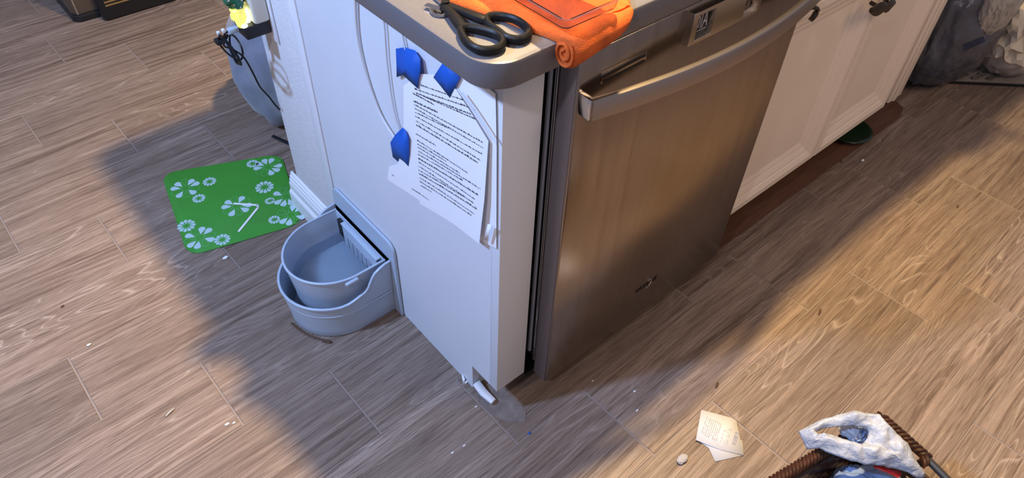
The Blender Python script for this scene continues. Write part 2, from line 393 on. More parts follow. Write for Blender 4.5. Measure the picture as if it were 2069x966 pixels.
bm = NB(); box(bm, (.353, -.0385, .806), (.391, -.0335, .848)); obj('dark_window', bm, M['slot'], sg)
bm = NB(); box(bm, (.4785, -.0405, .806), (.514, -.0335, .848)); obj('pale_window', bm, M['badge'], sg)
bm = NB(); put_text(bm, 'DIA', .038, (.3535, -.0388, .8180), (1, 0, 0), (0, 0, 1), sx=.56, extrude=.0002)
for i in range(7): box(bm, (.356+i*.0046, -.0390, .8135), (.359+i*.0046, -.0387, .8155))
obj('plate_lettering', bm, M['paleink'], sg, smooth=False)
bm = NB()
for a, b_ in (((.484, .812), (.505, .813)), ((.489, .818), (.4905, .846)), ((.4905, .846), (.501, .819)), ((.503, .815), (.504, .842)), ((.4995, .836), (.508, .838))):
    tube(bm, [(a[0], -.0408, a[1]), (b_[0], -.0408, b_[1])], .0009, 4)
prism(bm, [(.499, -.0410, .816), (.508, -.0410, .817), (.503, -.0410, .823)], (0, .0005, 0))
obj('plate_pictogram', bm, M['slot'], sg, smooth=False)
# maker's emblem: word with a swoosh
bm = NB(); put_text(bm, 'Whirlpool', .0165, (.377, -.0332, .1525), (1, 0, 0), (0, 0, 1), shear=.12, sx=1.02, extrude=.0006)
em = finish(obj('maker_emblem', bm, M['emblem'], dw, smooth=False), 'dark chrome word Whirlpool with a bright swoosh')
bm = NB(); tube(bm, [(.4135, -.034, .1435), (.421, -.034, .1500), (.427, -.034, .1585), (.4285, -.034, .167), (.424, -.034, .1705), (.418, -.034, .1685)], [.0004, .0012, .0016, .0013, .0009, .0004], 6); obj('emblem_swoosh', bm, M['chrome'], em)


# ---------------------------------------------------------------- base cabinets right of the dishwasher
def door_panel(root, x0, x1, z0, z1, w_=.022):
    # slab door with a stepped ogee frame round a flat recessed field
    bm = NB(); yf = .004
    prof = [(0, .0225), (0, .002), (.002, 0), (w_-.002, 0), (w_+.001, .0015), (w_+.012, .0055), (w_+.015, .0085), (w_+.020, .0085), (w_+.034, .0135), (w_+.038, .0160), (w_+.043, .0160), (w_+.056, .0205), (w_+.058, .0205)]
    rings = [[(x0+i_, yf+y, z0+i_), (x1-i_, yf+y, z0+i_), (x1-i_, yf+y, z1-i_), (x0+i_, yf+y, z1-i_)] for i_, y in prof]
    loft(bm, rings, cap0=True, cap1=True)
    return obj('door', bm, M['cabinet'], root, sharp=16)
cab = thing('base_cabinet', 'cream painted base cabinet with moulded doors right of the steel dishwasher', 'cabinet', (1.25, .05, 0))
bm = NB(); box(bm, (.716, .027, .118), (1.66, .60, .872), .001); obj('carcass', bm, M['cabinet'], cab)
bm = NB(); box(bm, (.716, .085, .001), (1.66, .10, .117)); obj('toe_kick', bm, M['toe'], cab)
d1 = door_panel(cab, .722, 1.163, .122, .690)
d2 = door_panel(cab, 1.168, 1.556, .122, .690)
bm = NB(); box(bm, (1.582, .004, .122), (1.66, .0265, .690), .003, 2); d3 = obj('end_stile', bm, M['cabinet'], cab)
bm = NB(); box(bm, (1.600, -.001, .124), (1.618, .0038, .688), .002, 2); obj('stile_moulding', bm, M['cabinet'], d3)
for a, b_ in ((.722, 1.163), (1.168, 1.556), (1.582, 1.66)):
    bm = NB(); yf = .004
    rings = [[(a+i_, yf+y, .696+i_), (b_-i_, yf+y, .696+i_), (b_-i_, yf+y, .868-i_), (a+i_, yf+y, .868-i_)] for i_, y in [(0, .018), (0, .002), (.002, 0), (.018, 0), (.022, .003), (.03, .004), (.034, .008), (.04, .008)]]
    loft(bm, rings, cap0=True, cap1=True); obj('drawer', bm, M['cabinet'], cab, sharp=16)
# bronze finger pull on door 1
bm = NB()
tube(bm, [(1.110, .002, .610), (1.108, -.014, .609)], .005, 8); tube(bm, [(1.168, .002, .603), (1.165, -.014, .602)], .004, 8)
rings = []
for i in range(13):
    t = i/12; x = 1.072+.120*t; zc = .612-.020*t; hh = (.010+.010*abs(math.sin(t*math.pi*2.0)))*(.45+.55*math.sin(math.pi*min(1, .12+t*.8)))
    yc = -.020-.006*math.sin(math.pi*t)
    rings.append([(x, yc+.004*math.cos(a), zc+hh*math.sin(a)) for a in [2*math.pi*k/12 for k in range(12)]])
loft(bm, rings, cap0=True, cap1=True)
finish(obj('door_pull', bm, M['bronze'], d1), 'dark bronze scalloped pull')
# over-door towel hook
bm = NB()
pth = smoothpath([(.742, -.010, .720), (.765, -.018, .7165), (.788, -.022, .7115), (.797, -.022, .702), (.792, -.022, .690), (.786, -.021, .684)], 4)
tube(bm, pth, .0062, 8, flat=.6); tube(bm, [(.742, -.012, .720), (.736, .0035, .722)], .006, 8)
finish(obj('over_door_hook', bm, M['bronze']), 'dark bronze hook over the cabinet door edge next to the dishwasher handle', 'hook')
# loose brown board on the floor along the toe kick
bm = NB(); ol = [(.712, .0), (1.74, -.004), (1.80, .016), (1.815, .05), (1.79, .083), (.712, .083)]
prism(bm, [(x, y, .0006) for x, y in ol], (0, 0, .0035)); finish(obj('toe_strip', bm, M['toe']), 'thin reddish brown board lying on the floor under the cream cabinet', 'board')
bm = NB(); box(bm, (.115, .035, .0006), (.708, .083, .004)); finish(obj('toe_strip', bm, M['dark']), 'dark strip standing in for the shade on the floor under the dishwasher', 'board')  # shade below the door drawn as a black strip, no real threshold
# green dish under the cabinet
bm = NB(); prof = [(0, .004), (.045, .004), (.062, .012), (.074, .016), (.077, .019), (.074, .021), (.060, .017), (.045, .010), (.02, .009), (0, .011)]
c0 = V((1.515, .062, .004)); rings = [[c0+V((r_*math.cos(2*math.pi*k/40), r_*math.sin(2*math.pi*k/40), z_)) for k in range(40)] for r_, z_ in prof[1:-1]]
loft(bm, rings, cap0=True, cap1=True); finish(obj('pet_dish', bm, M['platebowl']), 'dark green glass dish half hidden under the cabinet', 'dish')

# ---------------------------------------------------------------- papers, tape and wires on the end panel
def X(y, z, d=0): return V((-.0015-d, y, z))
sheet = thing('instruction_sheet', 'white printed sheet taped to the end panel, curling at its lower corner', 'paper', (-.002, .13, .52))
def sheet_mesh(y0t, zt, y1t, zt1, y0b, zb, y1b, zb1, d0, curl, nx=14, nz=18, cornercut=None, seed=0):
    bm = NB(); G = []
    for j in range(nz+1):
        row = []
        for i in range(nx+1):
            s, t = i/nx, j/nz
            y = (y0t*(1-s)+y1t*s)*(1-t)+(y0b*(1-s)+y1b*s)*t; z = (zt*(1-s)+zt1*s)*(1-t)+(zb*(1-s)+zb1*s)*t
            d = d0 + curl*(s**2)*(.25+.75*t) + .0015*noise.noise(V((s*3, t*3, seed)))
            if cornercut is not None:
                q = s-(1-t)*0; c = (s*1.0+(1-t)*cornercut[1])-cornercut[0]
                if c > 0: y += c*.0; d += c*.010
            row.append(bm.verts.new(X(y, z, d)))
        G.append(row)
    for j in range(nz):
        for i in range(nx): bm.faces.new((G[j][i], G[j][i+1], G[j+1][i+1], G[j+1][i]))
    return bm
def solid(o, t=.0004):
    md = o.modifiers.new('thickness', 'SOLIDIFY'); md.thickness = t; md.offset = 0; return o
# front page outline is pentagonal: its top right corner has slipped down behind the diamond of tape
def page(y, z):   # depth of the curled page off the board
    s = max(0, (.235-y)/.22); return .0052+.012*s*s*max(0, (.80-z)/.28)
def poly_sheet(outline, depth, n=26):
    ys = [q[0] for q in outline]; zs = [q[1] for q in outline]; y0, y1, z0, z1 = min(ys), max(ys), min(zs), max(zs); bm = NB()
    vs = [bm.verts.new((0, y, z)) for y, z in outline]; f_ = bm.faces.new(vs)
    for k in range(1, n):
        yy = y0+(y1-y0)*k/n; bmesh.ops.bisect_plane(bm, geom=list(bm.verts)+list(bm.edges)+list(bm.faces), plane_co=(0, yy, 0), plane_no=(0, 1, 0))
        zz = z0+(z1-z0)*k/n; bmesh.ops.bisect_plane(bm, geom=list(bm.verts)+list(bm.edges)+list(bm.faces), plane_co=(0, 0, zz), plane_no=(0, 0, 1))
    bmesh.ops.triangulate(bm, faces=bm.faces)
    for v in bm.verts: v.co.x = -.0015-depth(v.co.y, v.co.z)
    return bm
front = [(.228, .735), (.205, .755), (.150, .800), (.085, .802), (.045, .765), (.020, .744), (.033, .518), (.036, .507), (.258, .490), (.262, .50)]
front = [(0.242, 0.72), (0.192, 0.768), (0.152, 0.787), (0.097, 0.79), (0.051, 0.763), (0.02, 0.744), (0.024, 0.627), (0.034, 0.522), (0.337, 0.452), (0.324, 0.495), (0.29, 0.523), (0.266, 0.573), (0.252, 0.647)]
bm = poly_sheet(front, page); obj('front_page', bm, M['paper'], sheet, smooth=False)
bm = NB(); rr = random.Random(5)
# text rows: direction and extent follow the page
rows = [[(0.208, 0.731), (0.058, 0.778)], [(0.205, 0.725), (0.061, 0.766)], [(0.185, 0.73), (0.049, 0.764)], [(0.214, 0.719), (0.155, 0.73)], [(0.214, 0.704), (0.147, 0.72)], [(0.214, 0.698), (0.032, 0.733)], [(0.213, 0.691), (0.031, 0.724)], [(0.213, 0.683), (0.118, 0.707)], [(0.214, 0.675), (0.033, 0.711)], [(0.213, 0.666), (0.036, 0.697)], [(0.213, 0.657), (0.043, 0.688)], [(0.216, 0.637), (0.158, 0.648)], [(0.214, 0.624), (0.07, 0.65)], [(0.215, 0.616), (0.129, 0.634)], [(0.215, 0.609), (0.09, 0.635)], [(0.214, 0.601), (0.034, 0.642)], [(0.215, 0.593), (0.083, 0.625)], [(0.216, 0.583), (0.039, 0.625)], [(0.216, 0.575), (0.049, 0.61)], [(0.217, 0.565), (0.052, 0.599)], [(0.218, 0.555), (0.081, 0.592)], [(0.218, 0.547), (0.043, 0.593)], [(0.217, 0.538), (0.05, 0.577)], [(0.217, 0.529), (0.058, 0.567)], [(0.216, 0.52), (0.18, 0.53)], [(0.247, 0.49), (0.192, 0.502)], [(0.189, 0.748), (0.078, 0.781)]]
rows = [tuple(q) for q in rows]
for ri, (a, b_) in enumerate(rows):
    a = V((0, *a)); b2 = V((0, *b_)); Ln = (b2-a).length; d = (b2-a).normalized(); u = V((0, -d.z, d.y)); u = u if u.z > 0 else -u; s = 0
    bold = ri in (3, 4, 11, 10, 17, 21)
    while s < Ln:
        wl = rr.uniform(.0025, .010); e = min(Ln, s+wl)
        hgt = (.0025 if bold else .0018)*rr.uniform(.8, 1.15)
        k = max(1, int((e-s)/.0016)); ps = []
        for q in range(k):
            q0 = s+(e-s)*q/k; q1 = s+(e-s)*(q+.78)/k; hh = hgt*rr.choice((.8, 1, 1.5))
            P = [a+d*q0, a+d*q1, a+d*q1+u*hh, a+d*q0+u*hh]
            bm.faces.new([bm.verts.new((-.0015-page(w_.y, w_.z)-.0005, w_.y, w_.z)) for w_ in P])
        s = e+.0016
obj('printed_text', bm, M['ink'], sheet, smooth=False)
back = finish(obj('back_sheet', poly_sheet([(0.175, 0.761), (0.12, 0.815), (0.09, 0.832), (0.012, 0.827), (0.008, 0.735), (0.005, 0.526), (0.022, 0.519), (0.231, 0.462), (0.234, 0.48), (0.196, 0.617)], lambda y, z: .0012+.0006*max(0, (.2-y)/.2)), M['paper'], smooth=False), 'plain white sheet half hidden behind the printed one on the end panel', 'paper')
bm = NB(); box(bm, (-0.0072, 0.31, 0.479), (-0.0066, 0.316, 0.4805)); obj('printed_mark', bm, M['ink'], sheet, smooth=False)
bm = NB(); cp = [(-0.014, 0.015, 0.583), (-0.014, 0.005, 0.587), (-0.014, 0.018, 0.541), (-0.014, 0.024, 0.539)]
vs = [bm.verts.new(q) for q in cp]; bm.faces.new(vs); solid(obj('curled_corner', bm, M['paper'], sheet), .0003)
def tape(outline, fold, label, depths):
    bm = NB(); vs = [bm.verts.new((-.0015-dp, y, z)) for (y, z), dp in zip(outline, depths)]
    c = V((sum((v.co.x for v in vs))/len(vs)-.0012, sum(v.co.y for v in vs)/len(vs), sum(v.co.z for v in vs)/len(vs))); cv = bm.verts.new(c)
    for i in range(len(vs)): bm.faces.new((vs[i], vs[(i+1) % len(vs)], cv))
    o = finish(solid(obj('masking_tape', bm, M['bluetape']), .0003), label, 'tape', 'blue masking tape on the end panel'); return o
tape([(0.256, 0.781), (0.229, 0.796), (0.202, 0.803), (0.185, 0.799), (0.181, 0.78), (0.19, 0.76), (0.195, 0.74), (0.225, 0.739), (0.242, 0.74), (0.261, 0.726), (0.259, 0.752)], 0, 'topmost left piece of blue tape, curling over the sheet corner', (.004, .004, .003, .006, .010, .010, .008, .005, .004, .005, .004))
tape([(0.121, 0.828), (0.086, 0.816), (0.1, 0.791), (0.113, 0.767), (0.135, 0.776), (0.153, 0.782)], 0, 'diamond of blue tape under the countertop edge', (.006,)*6)
t3 = tape([(0.257, 0.627), (0.243, 0.629), (0.234, 0.619), (0.241, 0.58), (0.252, 0.541), (0.263, 0.531), (0.293, 0.528), (0.307, 0.528), (0.306, 0.564), (0.282, 0.597)], 0, 'lowest piece of blue tape, folded over the ends of the white wires', (.006, .009, .010, .008, .005, .004, .004, .004, .006, .008))
def wire(pts, lab, r=.0024):
    bm = NB(); tube(bm, smoothpath(pts, 6), r, 8); return finish(obj('wire', bm, M['wire']), lab, 'wire')
wire([(-0.005, 0.36, 0.845), (-0.005, 0.369, 0.812), (-0.005, 0.378, 0.75), (-0.005, 0.372, 0.695), (-0.005, 0.354, 0.643), (-0.005, 0.329, 0.605), (-0.005, 0.289, 0.579)], 'thick white wire bowing down the end panel to the lowest tape', .0027)
wire([(-0.005, 0.286, 0.834), (-0.005, 0.285, 0.801), (-0.005, 0.289, 0.745), (-0.005, 0.288, 0.678), (-0.005, 0.281, 0.631), (-0.005, 0.27, 0.607)], 'thin white wire running straight down to the lowest tape', .0016)
wire([(-0.005, 0.235, 0.832), (-0.005, 0.233, 0.812), (-0.005, 0.229, 0.792)], 'short white wire between the countertop and the topmost left tape', .0016)
wire([(-0.017, 0.08, 0.804), (-0.017, 0.057, 0.793), (-0.017, 0.034, 0.78), (-0.017, 0.018, 0.77), (-0.017, 0.003, 0.759)], 'white wire slanting over the printed sheet from the diamond of tape', .0016)

# ---------------------------------------------------------------- grey pet water bin
pb = thing('pet_water_bin', 'blue grey plastic water bin with a back plate standing against the end panel', 'pet bowl', (-.1, .49, 0))
bm = NB(); P = []
y0, y1, zt, r_ = .352, .614, .245, .022
for (cy, cz, a0) in ((y1-r_, zt-r_, 0), (y0+r_, zt-r_, 90)):
    for i in range(7): a = R(a0+90*i/6); P.append((-.002, cy+r_*math.cos(a), cz+r_*math.sin(a)))
P += [(-.002, y0, .001), (-.002, y1, .001)]
prism(bm, P, (-.006, 0, 0)); bmesh.ops.bevel(bm, geom=list(bm.edges), offset=.001, segments=1, affect='EDGES'); obj('back_plate', bm, M['bin'], pb)
yc, hw = .4925, .1215
def ztop(x):
    # the side rises in a wave towards the back plate
    T = [(-.3, .116), (-.145, .116), (-.125, .119), (-.105, .126), (-.088, .131), (-.078, .135), (-.070, .146), (-.062, .162), (-.052, .174), (-.040, .181), (-.026, .186), (0, .189)]
    for (a, za), (b_, zb_) in zip(T[:-1], T[1:]):
        if x <= b_: return za+(zb_-za)*max(0, (x-a))/(b_-a)
    return .189
def basin(bm, xb, xs, xf, yc, hw, zb, ztf, wall_, taper, lip=.004):
    n = 40
    def ring(f_, off, sl=0):
        base = D(xb, xs, xf, yc, hw, 0, n, off)
        return [V((p_.x if abs(p_.x-xb) > 1e-6 else p_.x, p_.y, f_(p_.x))) for p_ in base]
    Rg = [ring(lambda x: zb, taper), ring(lambda x: zb+.004, taper-.002)]
    for k in range(1, 5):
        q = k/5; Rg.append(ring(lambda x, q=q: zb+(ztf(x)-zb)*q, taper*(1-q)))
    Rg += [ring(lambda x: ztf(x)-.006, .0005), ring(lambda x: ztf(x)-.005, -lip*.6), ring(lambda x: ztf(x)-.001, -lip*.6), ring(lambda x: ztf(x), 0), ring(lambda x: ztf(x)-.0005, wall_), ring(lambda x: ztf(x)-.010, wall_+.001)]
    for k in range(4, 0, -1):
        q = k/5; Rg.append(ring(lambda x, q=q: zb+.004+(ztf(x)-zb)*q, taper*(1-q)+wall_+.001))
    Rg += [ring(lambda x: zb+.006, taper+wall_+.003), ring(lambda x: zb+.0045, taper+wall_+.012)]
    loft(bm, Rg, closed=True, cap0=True, cap1=True)
bm = NB(); basin(bm, -.009, -.095, -.224, yc, hw, .001, ztop, .003, .010)
lb = obj('lower_basin', bm, M['bin'], pb, sharp=30)
# moulded step round the outside of the lower basin
bm = NB(); pth = [q for q in D(-.012, -.095, -.2225, yc, hw, .082, 30, .0025)]
tube(bm, pth, .0016, 6); obj('moulded_ridge', bm, M['bin'], lb)
bm = NB(); basin(bm, -.0125, -.085, -.2, yc+.002, .108, .062, lambda x: .181, .0028, .012, .0035)
# front wall at the back of the bowl
ub = obj('upper_bowl', bm, M['bin'], pb, sharp=30)
bm = NB(); box(bm, (-.0165, yc-.102, .066), (-.013, yc+.106, .1805), .0008); obj('bowl_back_wall', bm, M['bin'], ub)
bm = NB(); box(bm, (-.030, yc-.094, .10), (-.026, yc+.055, .1795), .001)
for i in range(6):
    y = yc-.075+i*.020; box(bm, (-.0315, y-.0015, .108), (-.0295, y+.0015, .150))
box(bm, (-.031, yc-.096, .176), (-.017, yc+.058, .1815), .001)
gi = obj('slotted_insert', bm, M['bin'], ub)
for i in range(6):
    y = yc-.066+i*.020; bm = NB(); box(bm, (-.0304, y-.0012, .112), (-.0298, y+.0012, .146)); obj('slot', bm, M['navy'], gi)
bm = NB(); box(bm, (-.0265, yc+.066, .12), (-.017, yc+.086, .172), .002); obj('pump_cap', bm, M['black'], ub)
bm = NB(); rg = D(-.0175, -.085, -.2, yc+.002, .108, .112, 40, .0095)
bm.faces.new([bm.verts.new(q) for q in rg]); obj('water', bm, M['water'], ub)
bm = NB(); box(bm, (-.120, yc-.116, .170), (-.088, yc-.1075, .1775), .002); obj('bowl_tab', bm, M['bin'], ub)
bm = NB(); a0 = [q for q in D(-.020, -.085, -.2155, yc, .116, .092, 30, 0)]
tube(bm, a0[19:27], .0045, 6, flat=1.8); obj('lifting_tab', bm, M['flower'], lb)

# ---------------------------------------------------------------- green mat with flower print
mt = thing('floor_mat', 'green rubber mat printed with pale flowers on the tiles left of the island', 'mat', (-.14, .98, 0))
mc = [(-0.254, 1.227, 0.0), (0.059, 1.093, 0.0), (-0.037, 0.788, 0.0), (-0.328, 0.863, 0.0)]
def mpt(s, t, z): # bilinear
    a, b_, c, d = [V(q) for q in mc]; p_ = (a*(1-s)+b_*s)*(1-t)+(d*(1-s)+c*s)*t; return V((p_.x, p_.y, z))
Wm, Hm = (V(mc[1])-V(mc[0])).length, (V(mc[3])-V(mc[0])).length
def mat_ring(ins, z):
    P = []; rad = .045-ins
    for (cx, cy, a0) in ((rad+ins, rad+ins, 180), (Wm-rad-ins, rad+ins, 270), (Wm-rad-ins, Hm-rad-ins, 0), (rad+ins, Hm-rad-ins, 90)):
        for i in range(9): a = R(a0+90*i/8); P.append(mpt((cx+rad*math.cos(a))/Wm, (cy+rad*math.sin(a))/Hm, z))
    return P
bm = NB(); loft(bm, [mat_ring(.001, .0006), mat_ring(0, .0012), mat_ring(0, .0026), mat_ring(.0012, .0034)], cap0=True, cap1=True)
obj('mat_sheet', bm, M['green'], mt)
def flower(c, r, n, filled, seed, rot):
    bm = NB(); rr = random.Random(seed); c = V(c); fi = NB()
    for k in range(n):
        a = rot+2*math.pi*k/n; d = V((math.cos(a), math.sin(a), 0)); q = V((-d.y, d.x, 0)); w_ = r*math.sin(math.pi/n)*.72
        prof = [(.36, .12), (.55, .55), (.78, 1), (.93, .85), (1.0, .3)]
        out = [c+d*r*s+q*w_*h for s, h in prof]+[c+d*r*s-q*w_*h for s, h in prof[::-1]]
        out = [V((p_.x, p_.y, .0036)) for p_ in out]
        if k in filled: bm.faces.new([bm.verts.new(p_) for p_ in out])
        else:
            cc = c+d*r*.72; inn = [V((p_.x+(cc.x-p_.x)*.16, p_.y+(cc.y-p_.y)*.16, .0036)) for p_ in out]
            A = [fi.verts.new(p_) for p_ in out]; B = [fi.verts.new(p_) for p_ in inn]
            for i in range(len(A)): fi.faces.new((A[i], A[(i+1) % len(A)], B[(i+1) % len(A)], B[i]))
    A = [fi.verts.new(c+V((math.cos(t)*r*.31, math.sin(t)*r*.31, .0006))) for t in [2*math.pi*k/24 for k in range(24)]]
    B = [fi.verts.new(c+V((math.cos(t)*r*.26, math.sin(t)*r*.26, .0006))) for t in [2*math.pi*k/24 for k in range(24)]]
    for i in range(24): fi.faces.new((A[i], A[(i+1) % 24], B[(i+1) % 24], B[i]))
    o = obj('flower_print', bm, M['flower'], mt, smooth=False)
    for e in fi.verts: e.co.z = .0036
    obj('flower_outline', fi, M['flowerline'], o, smooth=False)
big = [(-.226, 1.12), (-.146, .961), (-.001, 1.06), (-.02, .911), (-.046, .835), (-.276, .908)]
fills = [(0, 1, 3, 4, 6, 8), (0, 2, 3, 5, 7, 8), (0, 1, 2, 5, 6, 7, 9), (0, 2, 3, 4, 6, 7), (1, 2, 4, 6, 7), (0, 1, 3, 5, 6, 8)]
for i, (c, fl) in enumerate(zip(big, fills)): flower((c[0], c[1], .003), .041, 10, fl, i, i*.7)
for i, c in enumerate([(-.161, 1.105), (-.214, 1.056), (-.029, 1.102), (-.05, .985), (-.065, .923), (-.091, .847), (-.285, .973), (-.233, .864)]):
    flower((c[0], c[1], .003), (.019, .018, .018, .026, .014, .016, .024, .021)[i], 11, range(11), i+9, i*.5)
bm = NB(); pts = [(-.148, .974, .0062), (-.122, .951, .0062), (-.102, .929, .0062)]
box_w = .0036
def strap(bm, pts, w_, t=.0012):
    for a, b_ in zip(pts[:-1], pts[1:]):
        a, b_ = V(a), V(b_); d = (b_-a).normalized(); q = V((-d.y, d.x, 0))*w_
        prism(bm, [a-d*w_*.3-q, b_+d*w_*.3-q, b_+d*w_*.3+q, a-d*w_*.3+q], (0, 0, t))
strap(bm, [(-.148, .974, .0042), (-.100, .927, .0042), (-.104, .917, .0042), (-.186, .864, .0042)], .0030)
finish(obj('bent_straw', bm, M['crumb']), 'bent white paper straw lying on the green mat', 'straw')

# ---------------------------------------------------------------- wall plug, night light and charger
nl = thing('night_light', 'lit yellow plug-in night light with a green faceted top at the wall end', 'night light', (-.01, .78, .60))
bm = NB(); box(bm, (-.0045, .742, .56), (-.0005, .815, .70), .0015); op = obj('outlet_plate', bm, M['trimwhite']); finish(op, 'white outlet cover plate on the wall end behind the night light', 'outlet')
bm = NB(); box(bm, (-.040, .752, .612), (-.005, .800, .735), .006, 3); obj('plug_body', bm, M['lightwhite'], nl)
bm = NB(); rings = [[V((-.060+r_*math.cos(2*math.pi*k/20), .776+r_*math.sin(2*math.pi*k/20), z)) for k in range(20)] for r_, z in ((.006, .606), (.009, .609), (.011, .618), (.013, .634), (.016, .648), (.014, .650))]
loft(bm, rings, cap0=True, cap1=True); sh_ = obj('lamp_shade', bm, M['yellow'], nl)
for k in range(6):
    a = k*math.pi/3; bm = NB(); c_ = V((-.060+.013*math.cos(a), .776+.013*math.sin(a), .634)); ic = bmesh.ops.create_icosphere(bm, subdivisions=1, radius=.0055)
    for v in bm.verts: v.co = c_+V((v.co.x, v.co.y, v.co.z*2))
    obj('shade_lobe', bm, M['yellow'], sh_, smooth=False)
bm = NB(); bmesh.ops.create_icosphere(bm, subdivisions=2, radius=.007)
for v in bm.verts: v.co = V((-.058, .766, .612))+V((v.co.x, v.co.y, v.co.z*.7))
obj('lit_lens', bm, M['glow'], nl)
bm = NB(); box(bm, (-.052, .770, .612), (-.040, .786, .640), .003); obj('lit_base', bm, M['glow'], nl)
bm = NB(); bmesh.ops.create_icosphere(bm, subdivisions=2, radius=.0185)
for i, v in enumerate(bm.verts): v.co = V((-.060, .778, .665))+v.co*(1.0+.22*((i*7) % 3-1))*V((1, 1, .8)).length/1.6
obj('faceted_top', bm, M['greenglass'], nl, smooth=False)
bm = NB()
for i in range(16):
    a = i*2.4; z = .654+.0015*i; r_ = .0185; c_ = V((-.060+r_*math.cos(a), .778+r_*math.sin(a), z)); box(bm, c_-V((.0017,)*3), c_+V((.0017,)*3), rot=Matrix.Rotation(a, 3, 'Z') @ Matrix.Rotation(.7, 3, 'X'))
obj('chrome_facets', bm, M['chrome'], nl, smooth=False)
ch = thing('usb_charger', 'black wall charger plugged in under the lit night light with grey cable ends', 'charger', (-.03, .78, .60))
bm = NB(); box(bm, (-.062, .758, .582), (-.005, .812, .611), .003, 2); obj('charger_body', bm, M['black'], ch)
bm = NB(); box(bm, (-.060, .795, .611), (-.036, .812, .625), .003, 2); obj('charger_shoulder', bm, M['black'], ch)
bm = NB(); box(bm, (-.084, .790, .588), (-.0625, .804, .600), .002); obj('cable_plug', bm, M['bin'], ch)
bm = NB(); box(bm, (-.110, .812, .560), (-.092, .832, .572), .004); obj('cable_plug', bm, M['slot'], ch)
bm = NB(); pts = []
for i in range(64):
    a = i/64*2*math.pi*3.2; k = i/64; pts.append((-.088-.010*math.sin(a*.5+1)-.006*k, .782+(.040+.008*math.sin(a*1.7))*math.cos(a), .562+(.026+.006*math.cos(a*1.3+k*3))*math.sin(a)))
pts = [(-.074, .797, .594), (-.088, .806, .588)]+pts
tail = [(-0.09, 0.836, 0.545), (-0.07, 0.848, 0.522), (-0.05, 0.851, 0.494), (-0.04, 0.849, 0.452), (-0.03, 0.855, 0.404), (-0.02, 0.841, 0.379), (-0.012, 0.835, 0.355), (-0.006, 0.827, 0.342)]
tube(bm, smoothpath(pts+tail, 3), .0021, 7)
finish(obj('usb_cable', bm, M['softblack']), 'black coiled cable hanging from the wall charger and trailing down the wall', 'cable')
for q, lr in zip([(-0.092, 0.841, 0.573), (-0.092, 0.803, 0.596)], ('left', 'right')):
    bm = NB(); box(bm, V(q)-V((.003, .004, .004)), V(q)+V((.003, .004, .004)), .001); finish(obj('cable_tip', bm, M['crumb']), lr+' of the two small white plug tips above the black cable coil', 'plug', 'cable tips')
# ---------------------------------------------------------------- grey blanket heap behind the wall
def lump(bm, c, rad, amp=.1, sc=3, seed=0, sub=5, ridged=True, tilt=None, fold=None, flatz=None):
    bmesh.ops.create_icosphere(bm, subdivisions=sub, radius=1); c = V(c)
    for v in bm.verts:
        n_ = v.co.normalized(); q = n_*sc+V((seed*7.3, seed*3.1, seed))
        d = 0
        if ridged:
            for o_ in range(3): d += (.5-abs(noise.noise(q*(1.9**o_))))*2*.5**o_
            d = d*amp
        else: d = noise.fractal(q, .8, 2.0, 4)*amp
        if fold: d += fold(n_)
        p_ = V((n_.x*rad[0], n_.y*rad[1], n_.z*rad[2]))*(1+d)
        if tilt: p_ = tilt @ p_
        v.co = c+p_
        if flatz is not None and v.co.z < flatz: v.co.z = flatz+(v.co.z-flatz)*.02
    return bm
bm = NB(); lump(bm, (.195, 1.262, .19), (.150, .155, .215), .05, 1.7, 4, 5, False, fold=lambda n_: .05*math.sin(7*math.atan2(n_.y, n_.x)+6*n_.z+2*n_.x)*(1-n_.z**2)+.03*(.5-abs(noise.noise(n_*3.1)))*2, flatz=.022)
finish(obj('grey_blanket', bm, M['blanket'], sharp=80), 'bundled grey fleece blanket on the floor behind the wall end', 'blanket')
bm = NB(); strap_pts = [(.075, 1.175, .012), (.10, 1.12, .005), (.13, 1.06, .004), (.19, 1.02, .004)]
tube(bm, smoothpath(strap_pts, 5), .007, 6, flat=.35); finish(obj('black_strap', bm, M['black']), 'black strap trailing from under the grey blanket', 'strap')
# ---------------------------------------------------------------- appliance at the back left
ap = thing('pedal_bin', 'stainless and black kitchen bin standing far back left of the island', 'bin', (-.02, 2.40, 0))
bm = NB(); slab(bm, -.172, .42, 2.245, 2.60, .035, .001, .026, .004); obj('base', bm, M['black'], ap)
bm = NB(); slab(bm, -.166, .41, 2.252, 2.59, .03, .0265, .60, .004); obj('body', bm, M['appsteel'], ap)
bm = NB(); box(bm, (-.1515, 2.2495, .03), (-.1465, 2.2515, .6)); obj('edge_strip', bm, M['chrome'], ap)
bm = NB(); slab(bm, -.082, .20, 2.195, 2.243, .02, .003, .40, .005); bx = obj('front_unit', bm, M['black'], ap)
for i in range(3):
    bm = NB(); box(bm, (-.060, 2.1925, .056+i*.013), (.12, 2.1945, .0625+i*.013), .001); obj('brass_strip', bm, M['brass'], bx)
